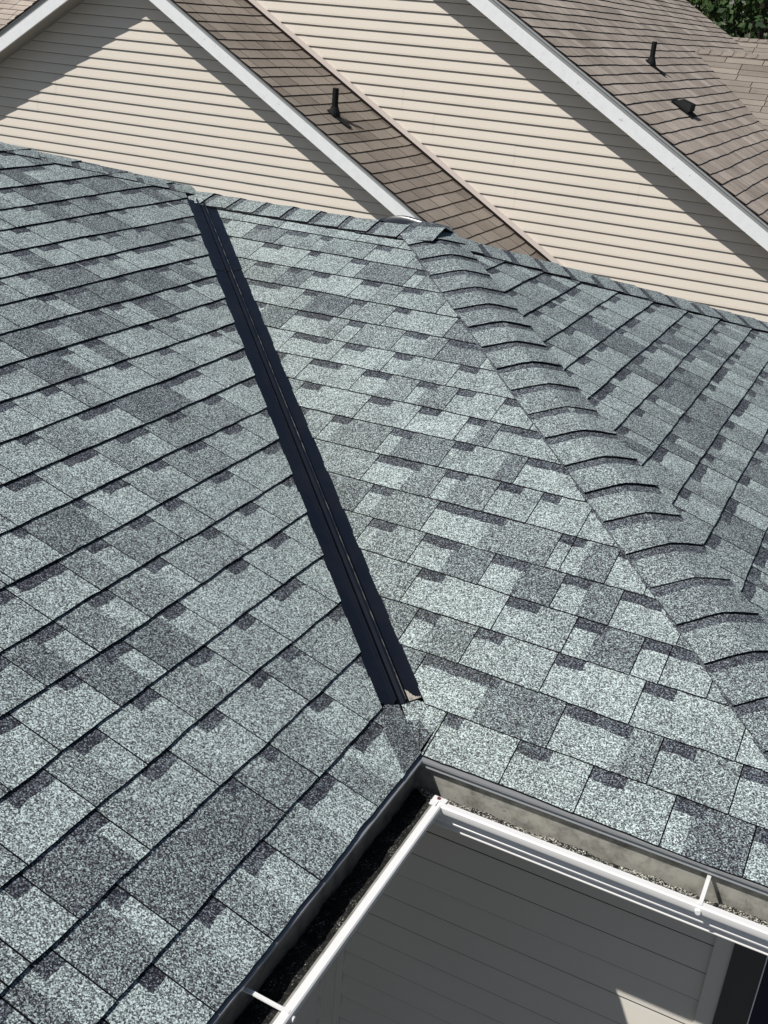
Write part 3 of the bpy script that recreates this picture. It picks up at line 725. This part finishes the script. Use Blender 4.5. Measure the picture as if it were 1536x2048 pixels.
mb = MB(); mb.box((-1.0, 9.0, -5.5), (5.8, 9.1, -2.2)); mb.face([(5.9, 8.4, -1.7), (5.9, 14.55, 1.4), (5.9, 18, -.4), (5.9, 18, -5.5), (5.9, 8.4, -5.5)]); under(mb.build('wall', M_SID), t3)
# blue-grey gable end at the very right edge
t4 = empty('house', (0, 17.3, -5.5), label='small blue-grey gable peak at the right edge of the view, before the trees', category='house')
mb = MB()
for k in range(12): 
    z0 = .9+k*.075; 
    a = [(-1.52+(z0-.9)*.42, z0), (.6, z0), (.6, z0+.072), (-1.52+(z0+.072-.9)*.42, z0+.072)]
    mb.face([(x, 17.3+.012*(i < 2)*-1, z) for i, (x, z) in enumerate(a)])
under(mb.build('gable_wall', M_BLUE), t4)
mb = MB(); mb.face([(-1.58, 17.25, .85), (-1.13, 17.25, 1.95), (-1.13, 19, 1.95), (-1.58, 19, .85)]); mb.face([(-1.13, 17.25, 1.95), (1.5, 17.25, 1.0), (1.5, 19, 1.0), (-1.13, 19, 1.95)])
under(mb.build('roof', M_FRAME), t4)
mb = MB(); mb.box((-1.5, 17.32, -5.5), (1.5, 19, .9)); under(mb.build('wall', M_BLUE), t4)

# far roof at the upper left corner
t5 = empty('townhouse', (-14, 14, -5.5), label='distant townhouse, a scrap of light brown roof at the top left corner', category='townhouse')
F = Frame((-22, 10.5, .2), (1, 0, 0), (0, cM, sM))
under(brown_slope('roof_slope', F, 4.5, 0, 14, [], 71, [M_BR2, M_BREDGE], None), t5)
mb = MB(); mb.box((-21.5, 11, -5.5), (-8.5, 14, .3)); under(mb.build('wall', M_SID), t5)

# ---------------------------------------------------------------- trees, ground
def tree(x, y, zb, H, R, seed, label, nleaf=9000):
    root = empty('broadleaf_tree', (x, y, zb), label=label, category='tree', group='broadleaf trees beyond the roofs')
    r = random.Random(seed); mb = MB()
    pts = [Vector((x+r.uniform(-.2, .2)*k, y+r.uniform(-.2, .2)*k, zb+H*.16*k)) for k in range(6)]
    for k in range(5): mb.tube(pts[k], pts[k+1], .34*(1-k/6), .34*(1-(k+1)/6), 9, cap=False)
    clumps = []
    for k in range(34):
        th_ = r.uniform(0, 2*pi); ph = r.uniform(-.55, 1); rr = R*r.uniform(.35, .95)
        c = Vector((x+rr*cos(th_)*sqrt(max(.05, 1-ph*ph*.8)), y+rr*sin(th_)*sqrt(max(.05, 1-ph*ph*.8)), zb+H*.62+ph*H*.36))
        clumps.append((c, r.uniform(.55, 1.15)*R*.36, r.uniform(-.18, .22)))
        b = pts[r.randint(2, 4)]; mb.tube(b, b.lerp(c, .9), .07, .02, 6, cap=False)
    under(mb.build('trunk', M_BARK, smooth=True), root)
    mb = MB()
    for k in range(nleaf):
        c, cr, tb = r.choice(clumps)
        d = Vector((r.gauss(0, 1), r.gauss(0, 1), r.gauss(0, 1))).normalized()
        p = c+d*cr*(r.random()**.35)*Vector((1, 1, .8)).length/1.7
        n = (d+Vector((r.uniform(-.6, .6), r.uniform(-.6, .6), r.uniform(-.2, .9)))).normalized()
        u = n.orthogonal().normalized(); v = n.cross(u); a = r.uniform(0, 6.3); u, v = u*cos(a)+v*sin(a), v*cos(a)-u*sin(a)
        s = r.uniform(.05, .11)
        mb.face([p-u*s, p-v*s*.55, p+u*s, p+v*s*.55], 0, (min(1, max(0, .45+tb+r.uniform(-.25, .3))), 0))
    under(mb.build('crown', M_LEAF, tone=True), root)
tree(-7.2, 30, -5.5, 13.5, 3.4, 1, 'dark broadleaf tree rising behind the taupe roof edge, leftmost of the trees')
tree(-4.4, 28.5, -5.5, 12.0, 3.0, 2, 'broadleaf tree with yellow-green clumps standing in the middle of the trees beyond the roof')
tree(-1.7, 31, -5.5, 13.5, 3.4, 3, 'tall broadleaf tree at the right edge of the view beyond the roof')
tree(-9.8, 35, -5.5, 15, 3.8, 4, 'broadleaf tree set farther back and mostly hidden by the taupe roof')
tree(-5.2, 37, -5.5, 16, 4.2, 5, 'large shaded broadleaf tree standing behind the other trees')
tree(-.5, 38, -5.5, 16, 4.2, 6, 'rear broadleaf tree filling the gap at the top right corner')

mb = MB(); mb.face([(-400, -400, -5.5), (400, -400, -5.5), (400, 400, -5.5), (-400, 400, -5.5)])
mb.build('ground', M_GRASS, kind='structure')
